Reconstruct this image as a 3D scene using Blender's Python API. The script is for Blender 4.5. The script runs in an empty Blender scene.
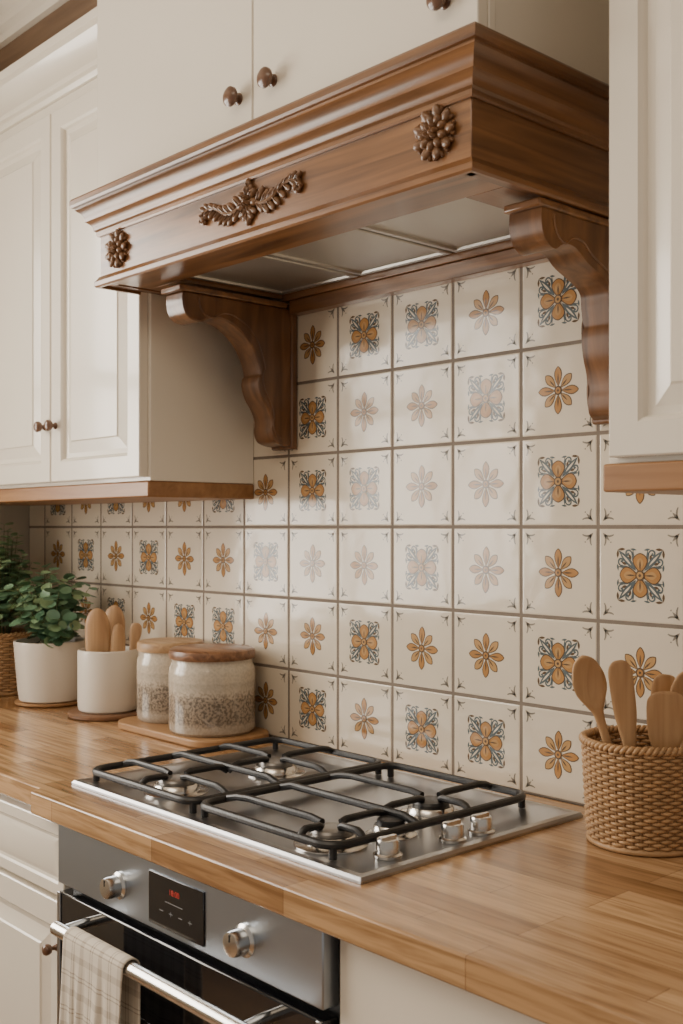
import bpy, bmesh, math, random
from mathutils import Vector, Matrix
random.seed(7)
scene = bpy.context.scene
COL = scene.collection
pi = math.pi

# ------------------------------------------------------------------ materials
def new_mat(name):
    m = bpy.data.materials.new(name); m.use_nodes = True
    nt = m.node_tree
    b = nt.nodes["Principled BSDF"]
    return m, nt, b

def plain(name, col, rough=0.5, metal=0.0, bump=0.0, bscale=200, coat=0.0, vary=0.0, vscale=6, aniso=None, emit=None, es=1.5):
    m, nt, b = new_mat(name)
    b.inputs["Base Color"].default_value = (*col, 1)
    b.inputs["Roughness"].default_value = rough
    b.inputs["Metallic"].default_value = metal
    b.inputs["Coat Weight"].default_value = coat
    b.inputs["Coat Roughness"].default_value = 0.08
    tc = nt.nodes.new("ShaderNodeTexCoord")
    n = nt.nodes.new("ShaderNodeTexNoise"); n.inputs["Scale"].default_value = vscale
    n.inputs["Detail"].default_value = 4
    nt.links.new(tc.outputs["Object"], n.inputs["Vector"])
    mx = nt.nodes.new("ShaderNodeMix"); mx.data_type = 'RGBA'
    v = vary
    mx.inputs[6].default_value = (*[c*(1-v) for c in col], 1)
    mx.inputs[7].default_value = (*[min(1, c*(1+v)) for c in col], 1)
    nt.links.new(n.outputs["Fac"], mx.inputs[0])
    nt.links.new(mx.outputs[2], b.inputs["Base Color"])
    if bump:
        n2 = nt.nodes.new("ShaderNodeTexNoise"); n2.inputs["Scale"].default_value = bscale
        nt.links.new(tc.outputs["Object"], n2.inputs["Vector"])
        bp = nt.nodes.new("ShaderNodeBump"); bp.inputs["Strength"].default_value = bump
        bp.inputs["Distance"].default_value = 0.002
        nt.links.new(n2.outputs["Fac"], bp.inputs["Height"])
        nt.links.new(bp.outputs["Normal"], b.inputs["Normal"])
    if emit:
        b.inputs["Emission Color"].default_value = (*emit, 1)
        b.inputs["Emission Strength"].default_value = es
    return m

def wood(name, c1, c2, scale=(1.5, 18, 18), rough=0.4, coat=0.0, contrast=0.25, bump=0.15, fine=1.0):
    m, nt, b = new_mat(name)
    tc = nt.nodes.new("ShaderNodeTexCoord")
    mp = nt.nodes.new("ShaderNodeMapping"); mp.inputs["Scale"].default_value = scale
    nt.links.new(tc.outputs["Object"], mp.inputs["Vector"])
    n = nt.nodes.new("ShaderNodeTexNoise"); n.inputs["Scale"].default_value = 2.0*fine
    n.inputs["Detail"].default_value = 8; n.inputs["Distortion"].default_value = 0.9
    nt.links.new(mp.outputs[0], n.inputs["Vector"])
    r = nt.nodes.new("ShaderNodeValToRGB")
    r.color_ramp.elements[0].position = 0.5-contrast; r.color_ramp.elements[0].color = (*c1, 1)
    r.color_ramp.elements[1].position = 0.5+contrast; r.color_ramp.elements[1].color = (*c2, 1)
    nt.links.new(n.outputs["Fac"], r.inputs[0])
    nt.links.new(r.outputs[0], b.inputs["Base Color"])
    b.inputs["Roughness"].default_value = rough
    b.inputs["Coat Weight"].default_value = coat
    b.inputs["Coat Roughness"].default_value = 0.22
    bp = nt.nodes.new("ShaderNodeBump"); bp.inputs["Strength"].default_value = bump
    bp.inputs["Distance"].default_value = 0.001
    nt.links.new(n.outputs["Fac"], bp.inputs["Height"])
    nt.links.new(bp.outputs["Normal"], b.inputs["Normal"])
    return m

def butcher(name):
    m, nt, b = new_mat(name)
    tc = nt.nodes.new("ShaderNodeTexCoord")
    br = nt.nodes.new("ShaderNodeTexBrick")
    br.inputs["Scale"].default_value = 1.0
    br.inputs["Brick Width"].default_value = 0.30
    br.inputs["Row Height"].default_value = 0.044
    br.inputs["Mortar Size"].default_value = 0.0007
    br.inputs["Mortar Smooth"].default_value = 0.5
    br.offset = 0.37; br.offset_frequency = 3
    br.inputs["Color1"].default_value = (0.35, 0.19, 0.083, 1)
    br.inputs["Color2"].default_value = (0.68, 0.44, 0.235, 1)
    br.inputs["Mortar"].default_value = (0.24, 0.125, 0.055, 1)
    nt.links.new(tc.outputs["Object"], br.inputs["Vector"])
    mp = nt.nodes.new("ShaderNodeMapping"); mp.inputs["Scale"].default_value = (3, 45, 45)
    nt.links.new(tc.outputs["Object"], mp.inputs["Vector"])
    n = nt.nodes.new("ShaderNodeTexNoise"); n.inputs["Scale"].default_value = 2
    n.inputs["Detail"].default_value = 8; n.inputs["Distortion"].default_value = 0.8
    nt.links.new(mp.outputs[0], n.inputs["Vector"])
    r = nt.nodes.new("ShaderNodeValToRGB")
    r.color_ramp.elements[0].position = 0.35; r.color_ramp.elements[0].color = (0.58, 0.52, 0.45, 1)
    r.color_ramp.elements[1].position = 0.60; r.color_ramp.elements[1].color = (1, 1, 1, 1)
    nt.links.new(n.outputs["Fac"], r.inputs[0])
    mx = nt.nodes.new("ShaderNodeMix"); mx.data_type = 'RGBA'; mx.blend_type = 'MULTIPLY'
    mx.inputs[0].default_value = 1
    nt.links.new(br.outputs["Color"], mx.inputs[6]); nt.links.new(r.outputs[0], mx.inputs[7])
    nt.links.new(mx.outputs[2], b.inputs["Base Color"])
    b.inputs["Roughness"].default_value = 0.24
    b.inputs["Coat Weight"].default_value = 0.2
    b.inputs["Coat Roughness"].default_value = 0.12
    return m

def glaze(name, col, rough=0.13, vary=0.06, coat=0.12):
    m, nt, b = new_mat(name)
    tc = nt.nodes.new("ShaderNodeTexCoord")
    n = nt.nodes.new("ShaderNodeTexNoise"); n.inputs["Scale"].default_value = 9; n.inputs["Detail"].default_value = 5
    nt.links.new(tc.outputs["Object"], n.inputs["Vector"])
    mx = nt.nodes.new("ShaderNodeMix"); mx.data_type = 'RGBA'
    mx.inputs[6].default_value = (*[c*(1-vary*1.6) for c in col], 1)
    mx.inputs[7].default_value = (*[min(1, c*(1+vary)) for c in col], 1)
    nt.links.new(n.outputs["Fac"], mx.inputs[0])
    nt.links.new(mx.outputs[2], b.inputs["Base Color"])
    b.inputs["Roughness"].default_value = rough
    b.inputs["IOR"].default_value = 1.42
    b.inputs["Coat Weight"].default_value = coat
    b.inputs["Coat Roughness"].default_value = 0.04
    n2 = nt.nodes.new("ShaderNodeTexNoise"); n2.inputs["Scale"].default_value = 12; n2.inputs["Detail"].default_value = 1.5
    nt.links.new(tc.outputs["Object"], n2.inputs["Vector"])
    bp = nt.nodes.new("ShaderNodeBump"); bp.inputs["Strength"].default_value = 0.55
    bp.inputs["Distance"].default_value = 0.003
    nt.links.new(n2.outputs["Fac"], bp.inputs["Height"])
    nt.links.new(bp.outputs["Normal"], b.inputs["Normal"])
    nt.links.new(bp.outputs["Normal"], b.inputs["Coat Normal"])
    return m

M_cream = plain("cream_paint", (0.79, 0.725, 0.62), 0.26, bump=0.03, bscale=60, vary=0.02, coat=0.3)
M_wall = plain("wall_plaster", (0.62, 0.56, 0.46), 0.8, bump=0.1, vary=0.03)
M_ceil = plain("ceiling_plaster", (0.70, 0.64, 0.55), 0.9, bump=0.1)
M_floor = wood("floor_oak", (0.22, 0.13, 0.07), (0.38, 0.24, 0.13), (1, 9, 9), 0.5)
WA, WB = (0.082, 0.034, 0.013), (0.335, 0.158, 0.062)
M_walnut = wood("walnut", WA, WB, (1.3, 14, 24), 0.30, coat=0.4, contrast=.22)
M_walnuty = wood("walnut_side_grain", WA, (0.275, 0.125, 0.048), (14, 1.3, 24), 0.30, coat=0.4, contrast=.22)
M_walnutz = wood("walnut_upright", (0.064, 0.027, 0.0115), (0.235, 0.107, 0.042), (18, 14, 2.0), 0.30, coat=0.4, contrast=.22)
M_carve = plain("carved_walnut", (0.175, 0.085, 0.037), 0.38, bump=0.3, bscale=90, vary=0.45, vscale=60, coat=.2)
M_trimwood = wood("cabinet_trim_wood", (0.22, 0.10, 0.04), (0.38, 0.195, 0.08), (1.5, 20, 20), 0.4)
M_gapshade = wood("soffit_gap_shade", (0.12, 0.07, 0.04), (0.20, 0.125, 0.075), (1.5, 20, 20), 0.5)  # dark brown paints the shadow above the wall cabinet
M_knobwood = plain("dark_knob_wood", (0.13, 0.060, 0.030), 0.28, vary=0.3, coat=0.3, vscale=40)
M_counter = butcher("butcher_block")
M_tile = glaze("tile_glaze", (0.74, 0.65, 0.52))
M_grout = plain("grout", (0.215, 0.175, 0.14), 0.95, bump=0.3, vary=0.25, vscale=30)
M_ochre = glaze("ochre_glaze", (0.47, 0.24, 0.088), vary=0.22)
M_pale = glaze("pale_ochre_glaze", (0.52, 0.305, 0.13), vary=0.18)
M_slate = glaze("slate_glaze", (0.125, 0.155, 0.165), vary=0.35)
M_umber = glaze("umber_glaze", (0.145, 0.098, 0.064), vary=0.3)
M_corner = glaze("corner_glaze", (0.28, 0.25, 0.21), vary=0.25)
M_steel = plain("brushed_steel", (0.42, 0.42, 0.43), 0.30, 1.0, vary=0.05)
M_panel = plain("panel_steel", (0.42, 0.47, 0.54), 0.33, 1.0, vary=0.06, vscale=3)  # blue cast puts reflected cool light into the steel colour
M_chrome = plain("satin_chrome", (0.66, 0.64, 0.61), 0.22, 1.0)
M_cap = plain("grey_enamel_cap", (.20, .19, .18), .32, .6)
M_filter = plain("hood_filter_metal", (0.50, 0.49, 0.46), 0.35, 0.75, vary=0.06)
M_iron = plain("cast_iron", (0.012, 0.012, 0.013), 0.40, 0.0, bump=0.2, bscale=300)
M_black = plain("black_glass", (0.008, 0.008, 0.01), 0.06, 0.0, coat=0.5)
M_blackp = plain("black_plastic", (0.02, 0.02, 0.02), 0.4)
M_red = plain("red_digits", (0.35, 0.03, 0.02), 0.5, emit=(1, 0.05, 0.03), es=.25)
M_whitep = plain("white_print", (0.22, 0.22, 0.22), 0.5)
M_pot = plain("white_ceramic", (0.76, 0.70, 0.61), 0.35, bump=0.05, vary=0.03, coat=0.2)
M_soil = plain("soil", (0.05, 0.03, 0.02), 0.95, bump=0.8, bscale=120, vary=0.4)
M_leaf1 = plain("leaf_deep", (0.07, 0.155, 0.085), 0.5, vary=0.35, vscale=30)
M_leaf2 = plain("leaf_mid", (0.14, 0.26, 0.145), 0.5, vary=0.3, vscale=30)
M_leaf3 = plain("leaf_light", (0.27, 0.40, 0.21), 0.5, vary=0.3, vscale=30)
M_stem = plain("plant_stem", (0.13, 0.14, 0.06), 0.6)
M_wicker = plain("wicker", (0.44, 0.265, 0.13), 0.5, bump=0.4, bscale=250, vary=0.4, vscale=45)
M_wickerd = plain("wicker_dark", (0.24, 0.13, 0.055), 0.55, bump=0.4, bscale=250, vary=0.35, vscale=45)
M_beech = wood("beech_utensil", (0.38, 0.21, 0.095), (0.60, 0.385, 0.205), (25, 25, 2.5), 0.5)
M_board = wood("board_wood", (0.30, 0.155, 0.065), (0.44, 0.25, 0.115), (2, 20, 20), 0.45)
M_lid = wood("lid_wood", (0.13, 0.055, 0.025), (0.32, 0.155, 0.07), (3, 34, 34), 0.4, coat=0.2, contrast=.16)
M_lidl = wood("lid_wood_light", (0.34, 0.20, 0.10), (0.54, 0.36, 0.20), (3, 34, 34), 0.45, contrast=.18)
M_coaster = wood("coaster_wood", (0.14, 0.07, 0.035), (0.24, 0.12, 0.06), (3, 24, 24), 0.45)

def canister_mat():
    m, nt, b = new_mat("canister_stoneware")
    tc = nt.nodes.new("ShaderNodeTexCoord")
    sp = nt.nodes.new("ShaderNodeSeparateXYZ"); nt.links.new(tc.outputs["Object"], sp.inputs[0])
    n = nt.nodes.new("ShaderNodeTexNoise"); n.inputs["Scale"].default_value = 28; n.inputs["Detail"].default_value = 5
    nt.links.new(tc.outputs["Object"], n.inputs["Vector"])
    a = nt.nodes.new("ShaderNodeMath"); a.operation = 'MULTIPLY_ADD'
    nt.links.new(n.outputs["Fac"], a.inputs[0]); a.inputs[1].default_value = 0.012
    nt.links.new(sp.outputs["Z"], a.inputs[2])
    mr = nt.nodes.new("ShaderNodeMapRange"); mr.inputs["From Min"].default_value = -0.070
    mr.inputs["From Max"].default_value = 0.082
    nt.links.new(a.outputs[0], mr.inputs["Value"])
    r = nt.nodes.new("ShaderNodeValToRGB")
    e = r.color_ramp.elements
    e[0].position = 0.0; e[0].color = (0.40, 0.34, 0.27, 1)
    e[1].position = 1.0; e[1].color = (0.58, 0.51, 0.41, 1)
    for p, c in ((0.12, (0.42, 0.36, 0.29)), (0.18, (0.26, 0.22, 0.18)), (0.48, (0.31, 0.265, 0.22)), (0.54, (0.46, 0.40, 0.33)), (0.60, (0.54, 0.47, 0.38)),
                 (0.70, (0.48, 0.42, 0.34)), (0.73, (0.57, 0.50, 0.40))):
        k = e.new(p); k.color = (*c, 1)
    nt.links.new(mr.outputs[0], r.inputs[0])
    n2 = nt.nodes.new("ShaderNodeTexNoise"); n2.inputs["Scale"].default_value = 190; n2.inputs["Detail"].default_value = 3
    nt.links.new(tc.outputs["Object"], n2.inputs["Vector"])
    r2 = nt.nodes.new("ShaderNodeValToRGB"); r2.color_ramp.elements[0].position = .40; r2.color_ramp.elements[0].color = (.52, .50, .47, 1)
    r2.color_ramp.elements[1].position = .58; r2.color_ramp.elements[1].color = (1.3, 1.26, 1.18, 1)
    nt.links.new(n2.outputs["Fac"], r2.inputs[0])
    rs = nt.nodes.new("ShaderNodeValToRGB"); es = rs.color_ramp.elements
    es[0].position = .10; es[0].color = (.2, .2, .2, 1); es[1].position = .20; es[1].color = (1, 1, 1, 1)
    k = es.new(.50); k.color = (1, 1, 1, 1); k = es.new(.62); k.color = (.2, .2, .2, 1)
    nt.links.new(mr.outputs[0], rs.inputs[0])
    mx = nt.nodes.new("ShaderNodeMix"); mx.data_type = 'RGBA'; mx.blend_type = 'MULTIPLY'
    nt.links.new(rs.outputs[0], mx.inputs[0])
    nt.links.new(r.outputs[0], mx.inputs[6]); nt.links.new(r2.outputs[0], mx.inputs[7])
    nt.links.new(mx.outputs[2], b.inputs["Base Color"])
    b.inputs["Roughness"].default_value = 0.2; b.inputs["Coat Weight"].default_value = .5
    return m
M_can = canister_mat()

def towel_mat():
    m, nt, b = new_mat("checked_linen")
    uv = nt.nodes.new("ShaderNodeUVMap")
    sp = nt.nodes.new("ShaderNodeSeparateXYZ"); nt.links.new(uv.outputs[0], sp.inputs[0])
    def stripe(out, period, w, off=0.0):
        a = nt.nodes.new("ShaderNodeMath"); a.operation = 'ADD'; a.inputs[1].default_value = off
        nt.links.new(out, a.inputs[0])
        d = nt.nodes.new("ShaderNodeMath"); d.operation = 'DIVIDE'; d.inputs[1].default_value = period
        nt.links.new(a.outputs[0], d.inputs[0])
        f = nt.nodes.new("ShaderNodeMath"); f.operation = 'FRACT'; nt.links.new(d.outputs[0], f.inputs[0])
        l = nt.nodes.new("ShaderNodeMath"); l.operation = 'LESS_THAN'; l.inputs[1].default_value = w/period
        nt.links.new(f.outputs[0], l.inputs[0])
        return l.outputs[0]
    def add(a, bb, wa=1.0):
        x = nt.nodes.new("ShaderNodeMath"); x.operation = 'MULTIPLY_ADD'
        nt.links.new(a, x.inputs[0]); x.inputs[1].default_value = wa
        if bb is None: x.inputs[2].default_value = 0
        else: nt.links.new(bb, x.inputs[2])
        return x.outputs[0]
    s = add(stripe(sp.outputs[0], 0.052, 0.010), None, .26)
    s = add(stripe(sp.outputs[1], 0.052, 0.010), s, .26)
    for o_ in (.018, .024):
        s = add(stripe(sp.outputs[0], 0.052, 0.0020, o_), s, .42)
        s = add(stripe(sp.outputs[1], 0.052, 0.0020, o_), s, .42)
    mx = nt.nodes.new("ShaderNodeMix"); mx.data_type = 'RGBA'
    mx.inputs[6].default_value = (0.68, 0.61, 0.51, 1); mx.inputs[7].default_value = (0.22, 0.16, 0.11, 1)
    nt.links.new(s, mx.inputs[0]); nt.links.new(mx.outputs[2], b.inputs["Base Color"])
    b.inputs["Roughness"].default_value = 0.95
    return m
M_towel = towel_mat()

# ------------------------------------------------------------------ helpers
def empty(name, loc, label, category, **kw):
    e = bpy.data.objects.new(name, None); e.location = loc; e.empty_display_size = 0.05
    COL.objects.link(e)
    e["label"] = label; e["category"] = category
    for k, v in kw.items(): e[k] = v
    e["_wl"] = list(loc)
    return e

def worldloc(o):
    l = Vector((0, 0, 0)) if o is None else Vector(o["_wl"])
    return l

def finish(name, bm, mats, parent=None, smooth=True, bevel=0.0, seg=2, label=None, category=None,
           recalc=True, angle=35, **kw):
    if recalc: bmesh.ops.recalc_face_normals(bm, faces=bm.faces)
    me = bpy.data.meshes.new(name)
    bm.to_mesh(me); bm.free()
    xs = [v.co for v in me.vertices]
    c = Vector([(min(v[i] for v in xs)+max(v[i] for v in xs))/2 for i in range(3)])
    if parent is None: c[2] = min(v[2] for v in xs)
    me.transform(Matrix.Translation(-c))
    if not isinstance(mats, (list, tuple)): mats = [mats]
    for m in mats: me.materials.append(m)
    if smooth:
        me.polygons.foreach_set("use_smooth", [True]*len(me.polygons))
        me.set_sharp_from_angle(angle=math.radians(angle))
    ob = bpy.data.objects.new(name, me)
    COL.objects.link(ob)
    ob.location = c
    ob["_wl"] = list(c)
    if parent is not None:
        ob.parent = parent
        ob.location = c - worldloc(parent)
    if bevel:
        md = ob.modifiers.new("bevel", 'BEVEL'); md.width = bevel; md.segments = seg; md.limit_method = 'ANGLE'
        md.angle_limit = math.radians(40); md.harden_normals = False
    if label: ob["label"] = label
    if category: ob["category"] = category
    for k, v in kw.items(): ob[k] = v
    return ob

def box(bm, x0, x1, y0, y1, z0, z1, mi=0):
    vs = [bm.verts.new((x, y, z)) for z in (z0, z1) for y in (y0, y1) for x in (x0, x1)]
    for f in ((0, 2, 3, 1), (4, 5, 7, 6), (0, 1, 5, 4), (2, 6, 7, 3), (0, 4, 6, 2), (1, 3, 7, 5)):
        fc = bm.faces.new([vs[i] for i in f]); fc.material_index = mi

def boxes(name, lst, mats, parent=None, bevel=0.002, **kw):
    bm = bmesh.new()
    for b in lst: box(bm, *b)
    return finish(name, bm, mats, parent, bevel=bevel, **kw)

def nested(bm, a0, a1, b0, b1, loops, mapf, mi=0):
    rings = []
    for ins, dep in loops:
        rings.append([bm.verts.new(mapf(a, b, dep)) for a, b in
                      ((a0+ins, b0+ins), (a1-ins, b0+ins), (a1-ins, b1-ins), (a0+ins, b1-ins))])
    for r0, r1 in zip(rings, rings[1:]):
        for i in range(4):
            f = bm.faces.new((r0[i], r0[(i+1) % 4], r1[(i+1) % 4], r1[i])); f.material_index = mi
    f = bm.faces.new(rings[-1]); f.material_index = mi
    f = bm.faces.new(list(reversed(rings[0]))); f.material_index = mi

def lathe(bm, prof, cx, cy, segs=48, mi=0, axis='Z', origin=None):
    rings = []
    def mp(r, h, a):
        if axis == 'Z': return (cx+r*math.cos(a), cy+r*math.sin(a), h)
        if axis == 'Y-': return (origin[0]+r*math.cos(a), origin[1]-h, origin[2]+r*math.sin(a))
    for r, h in prof:
        if r < 1e-6: rings.append([bm.verts.new(mp(0, h, 0))])
        else: rings.append([bm.verts.new(mp(r, h, 2*pi*i/segs)) for i in range(segs)])
    for r0, r1 in zip(rings, rings[1:]):
        n = segs
        for i in range(n):
            j = (i+1) % n
            if len(r0) == 1 and len(r1) == 1: continue
            if len(r0) == 1: f = bm.faces.new((r0[0], r1[j], r1[i]))
            elif len(r1) == 1: f = bm.faces.new((r0[i], r0[j], r1[0]))
            else: f = bm.faces.new((r0[i], r0[j], r1[j], r1[i]))
            f.material_index = mi

def tube(bm, pts, r, segs=8, closed=False, radii=None, mi=0, flat=1.0):
    pts = [Vector(p) for p in pts]; n = len(pts)
    rings = []; prev = None
    for i, p in enumerate(pts):
        if closed: t = pts[(i+1) % n]-pts[(i-1) % n]
        else: t = pts[min(i+1, n-1)]-pts[max(i-1, 0)]
        t.normalize()
        if prev is None:
            u = Vector((0, 0, 1)) if abs(t.z) < 0.9 else Vector((1, 0, 0))
        else: u = prev
        u = (u - t*u.dot(t)).normalized(); prev = u
        w = t.cross(u)
        rr = radii[i] if radii else r
        rings.append([bm.verts.new(p+u*(math.cos(2*pi*k/segs)*rr)+w*(math.sin(2*pi*k/segs)*rr*flat)) for k in range(segs)])
    rng = range(n) if closed else range(n-1)
    for i in rng:
        r0, r1 = rings[i], rings[(i+1) % n]
        for k in range(segs):
            f = bm.faces.new((r0[k], r0[(k+1) % segs], r1[(k+1) % segs], r1[k])); f.material_index = mi
    if not closed:
        bm.faces.new(list(reversed(rings[0]))).material_index = mi
        bm.faces.new(rings[-1]).material_index = mi

def blob(bm, c, ax, ay, az, sub=2, mi=0):
    ax, ay, az = Vector(ax), Vector(ay), Vector(az)
    m = Matrix(((ax.x, ay.x, az.x, c[0]), (ax.y, ay.y, az.y, c[1]), (ax.z, ay.z, az.z, c[2]), (0, 0, 0, 1)))
    r = bmesh.ops.create_icosphere(bm, subdivisions=sub, radius=1.0, matrix=m)
    for v in r['verts']:
        for f in v.link_faces: f.material_index = mi

def prism_x(bm, pts, x0, x1, mi=0):
    a = [bm.verts.new((x0, y, z)) for y, z in pts]; b = [bm.verts.new((x1, y, z)) for y, z in pts]
    n = len(pts)
    for i in range(n):
        bm.faces.new((a[i], a[(i+1) % n], b[(i+1) % n], b[i])).material_index = mi
    bm.faces.new(a).material_index = mi; bm.faces.new(list(reversed(b))).material_index = mi

def catmull(pts, n=6):
    out = []
    P = [pts[0]]+list(pts)+[pts[-1]]
    for i in range(1, len(P)-2):
        p0, p1, p2, p3 = [Vector(P[j]) for j in (i-1, i, i+1, i+2)]
        for k in range(n):
            t = k/n
            out.append(0.5*((2*p1)+(-p0+p2)*t+(2*p0-5*p1+4*p2-p3)*t*t+(-p0+3*p1-3*p2+p3)*t**3))
    out.append(Vector(pts[-1]))
    return out

# ------------------------------------------------------------------ room shell
Z0 = 0.0; ZC = 2.72; XL = -1.945; XR = 2.6; YB = -3.4
def shell(name, b, m):
    o = boxes(name, [b], m, bevel=0, smooth=False); o["kind"] = "structure"; return o
shell("floor", (XL-.1, XR, YB, .12, -.05, 0), M_floor)
shell("ceiling", (XL-.1, XR, YB, .12, ZC, ZC+.05), M_ceil)
shell("wall_back", (XL-.1, XR, .0125, .12, 0, ZC), M_wall)
WY0, WY1, WZ0, WZ1 = -2.45, -0.75, 0.98, 2.35
o = boxes("wall_left", [(XL-.1, XL, YB, WY0, 0, ZC), (XL-.1, XL, WY1, .0125, 0, ZC),
                        (XL-.1, XL, WY0, WY1, 0, WZ0), (XL-.1, XL, WY0, WY1, WZ1, ZC)], M_wall, bevel=0, smooth=False)
o["kind"] = "structure"
fr = []
for yy in (WY0, (WY0*2+WY1)/3-.0, (WY0+2*WY1)/3, WY1-.05):
    fr.append((XL-.07, XL-.02, yy, yy+.05, WZ0, WZ1))
for zz in (WZ0, 1.78, WZ1-.05):
    fr.append((XL-.068, XL-.022, WY0, WY1, zz, zz+.05))
fr += [(XL, XL+.015, WY0-.07, WY0, WZ0-.07, WZ1+.07), (XL, XL+.015, WY1, WY1+.07, WZ0-.07, WZ1+.07),
       (XL, XL+.015, WY0, WY1, WZ1, WZ1+.07), (XL, XL+.03, WY0, WY1, WZ0-.07, WZ0)]
o = boxes("window_1", fr, M_cream, bevel=.002); o["kind"] = "structure"

o = boxes("trim_1", [(XL+.001, -.915, -.20, .0, 2.420, 2.60)], M_gapshade, bevel=.002); o["kind"] = "structure"  # brown strip standing in for the shaded gap over the cornice
bm = bmesh.new()
prism_x(bm, [(0.0, 2.601), (-.215, 2.601), (-.22, 2.615), (-.235, 2.625), (-.24, 2.645), (-.27, 2.665), (-.30, 2.695), (-.305, 2.705), (-.32, 2.706), (-.32, ZC-.001), (0, ZC-.001)], XL+.001, -.915)
o = finish("trim_2", bm, M_cream); o["kind"] = "structure"

# ------------------------------------------------------------------ tiles
TW, TH = 0.154, 0.15
pat = {-1: "ABABAB", 0: "BABABA", 1: "ABAAAB", 2: "BAABAB", 3: "BABABA", 4: "ABBAAB", 5: "BAABAA",
       6: "ABBABA", 7: "BAAABA", 8: "ABABAB", 9: "BABABA", 10: "ABABAB", 11: "BABAAB", 12: "ABABBA"}
bm = bmesh.new()
T_TILE, T_GROUT, T_OCH, T_PALE, T_SLATE, T_UMB, T_COR = range(7)
def addface(vs, mi):
    f = bm.faces.new(vs); f.material_index = mi
    f.normal_update()
    if f.normal.y > 0: f.normal_flip()
def poly(cx, cz, pts, layer, mi):
    y = -0.0002*layer
    addface([bm.verts.new((cx+a, y, cz+b)) for a, b in pts], mi)
def petal(cx, cz, oa, ob_, ang, r0, r1, w, layer, mi, n=9, rnd=.7, sk=1.35):
    ca, sa = math.cos(ang), math.sin(ang)
    L = []; R = []
    for i in range(n+1):
        t = (1-math.cos(pi*i/n))/2
        hw = w*max(0, math.sin(pi*t**sk))**rnd if 0 < i < n else 0
        r = r0+(r1-r0)*t
        L.append((oa+r*ca-hw*sa, ob_+r*sa+hw*ca)); R.append((oa+r*ca+hw*sa, ob_+r*sa-hw*ca))
    pts = L+list(reversed(R[1:-1]))
    poly(cx, cz, pts, layer, mi)
def leaf(cx, cz, oa, ob_, ang, r0, r1, w, layer, mi):
    petal(cx, cz, oa, ob_, ang, r0, r1, w, layer, mi, n=6, rnd=1.1, sk=.9)
def disc(cx, cz, a, b, r, layer, mi, n=14):
    poly(cx, cz, [(a+r*math.cos(2*pi*i/n), b+r*math.sin(2*pi*i/n)) for i in range(n)], layer, mi)
def stroke(cx, cz, pts, w, layer, mi):
    n = len(pts)
    L = []; R = []
    for i in range(n):
        p = Vector(pts[i]); t = Vector(pts[min(i+1, n-1)])-Vector(pts[max(i-1, 0)]); t.normalize()
        ww = w*(0.35+0.65*math.sin(pi*(0.12+0.76*i/(n-1))))
        nn = Vector((-t.y, t.x))*ww
        L.append(p+nn); R.append(p-nn)
    y = -0.0002*layer
    lv = [bm.verts.new((cx+p.x, y, cz+p.y)) for p in L]; rv = [bm.verts.new((cx+p.x, y, cz+p.y)) for p in R]
    for i in range(n-1):
        addface((lv[i], lv[i+1], rv[i+1], rv[i]), mi)
def spiral(c, r0, r1, a0, a1, n=12):
    return [(c[0]+(r0+(r1-r0)*i/n)*math.cos(a0+(a1-a0)*i/n), c[1]+(r0+(r1-r0)*i/n)*math.sin(a0+(a1-a0)*i/n)) for i in range(n+1)]
def motifA(cx, cz):
    for k in range(8):
        an = k*pi/4+random.uniform(-.03, .03)
        R = (0.0395 if k % 2 == 0 else 0.0365)*random.uniform(.97, 1.03)
        petal(cx, cz, 0, 0, an, .006, R+.0006, .0080, 1, T_UMB)
        petal(cx, cz, 0, 0, an, .008, R-.0012, .0062, 2, T_OCH if k % 2 == 0 else T_PALE)
        leaf(cx, cz, 0, 0, an, .009, R-.011, .0014, 3, T_UMB)
    disc(cx, cz, 0, 0, .0078, 4, T_UMB); disc(cx, cz, 0, 0, .0052, 5, T_OCH); disc(cx, cz, 0, 0, .0022, 6, T_UMB)
def motifB(cx, cz):
    for k in range(4):
        an = k*pi/2
        RL = .037 if k % 2 == 0 else .035
        petal(cx, cz, 0, 0, an, .002, RL, .0135, 2, T_UMB, n=11, rnd=.6, sk=1.5)
        petal(cx, cz, 0, 0, an, .005, RL-.0018, .0117, 3, T_OCH, n=11, rnd=.6, sk=1.5)
        petal(cx, cz, 0, 0, an, .009, RL-.008, .0062, 4, T_PALE, n=8)
        leaf(cx, cz, 0, 0, an, .008, RL-.011, .0014, 5, T_UMB)
        ca, sa = math.cos(an), math.sin(an)
        def Q(u, v): return (u*ca-v*sa, u*sa+v*ca)
        leaf(cx, cz, 0, 0, an+pi/4, .010, .056, .0056, 1, T_SLATE)
        leaf(cx, cz, 0, 0, an+pi/4, .022, .047, .0017, 4, T_TILE)
        for m_ in (0, 1):
            def P(u, v): return Q(u, v) if m_ == 0 else Q(v, u)
            def A(t): return an+(t if m_ == 0 else pi/2-t)
            c = P(.0335, .0215)
            s = 1 if m_ == 0 else -1
            sp0 = A(-1.9)
            stroke(cx, cz, spiral(c, .0072, .0018, sp0, sp0+s*5.6), .0015, 1, T_SLATE)
            disc(cx, cz, *c, .0018, 2, T_SLATE, 8)
            leaf(cx, cz, *P(.018, .0125), A(.02), .0, .0225, .0024, 1, T_SLATE)
            leaf(cx, cz, *P(.0405, .0285), A(pi/2+.05), -.002, .0115, .0022, 1, T_UMB)
            leaf(cx, cz, *P(.0405, .0145), A(-pi/2-.15), -.003, .0085, .0018, 1, T_SLATE)
            leaf(cx, cz, *P(.024, .0165), A(.35), .0, .010, .0022, 1, T_UMB)
    disc(cx, cz, 0, 0, .0082, 6, T_UMB); disc(cx, cz, 0, 0, .0058, 7, T_PALE); disc(cx, cz, 0, 0, .0025, 8, T_UMB)
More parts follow.
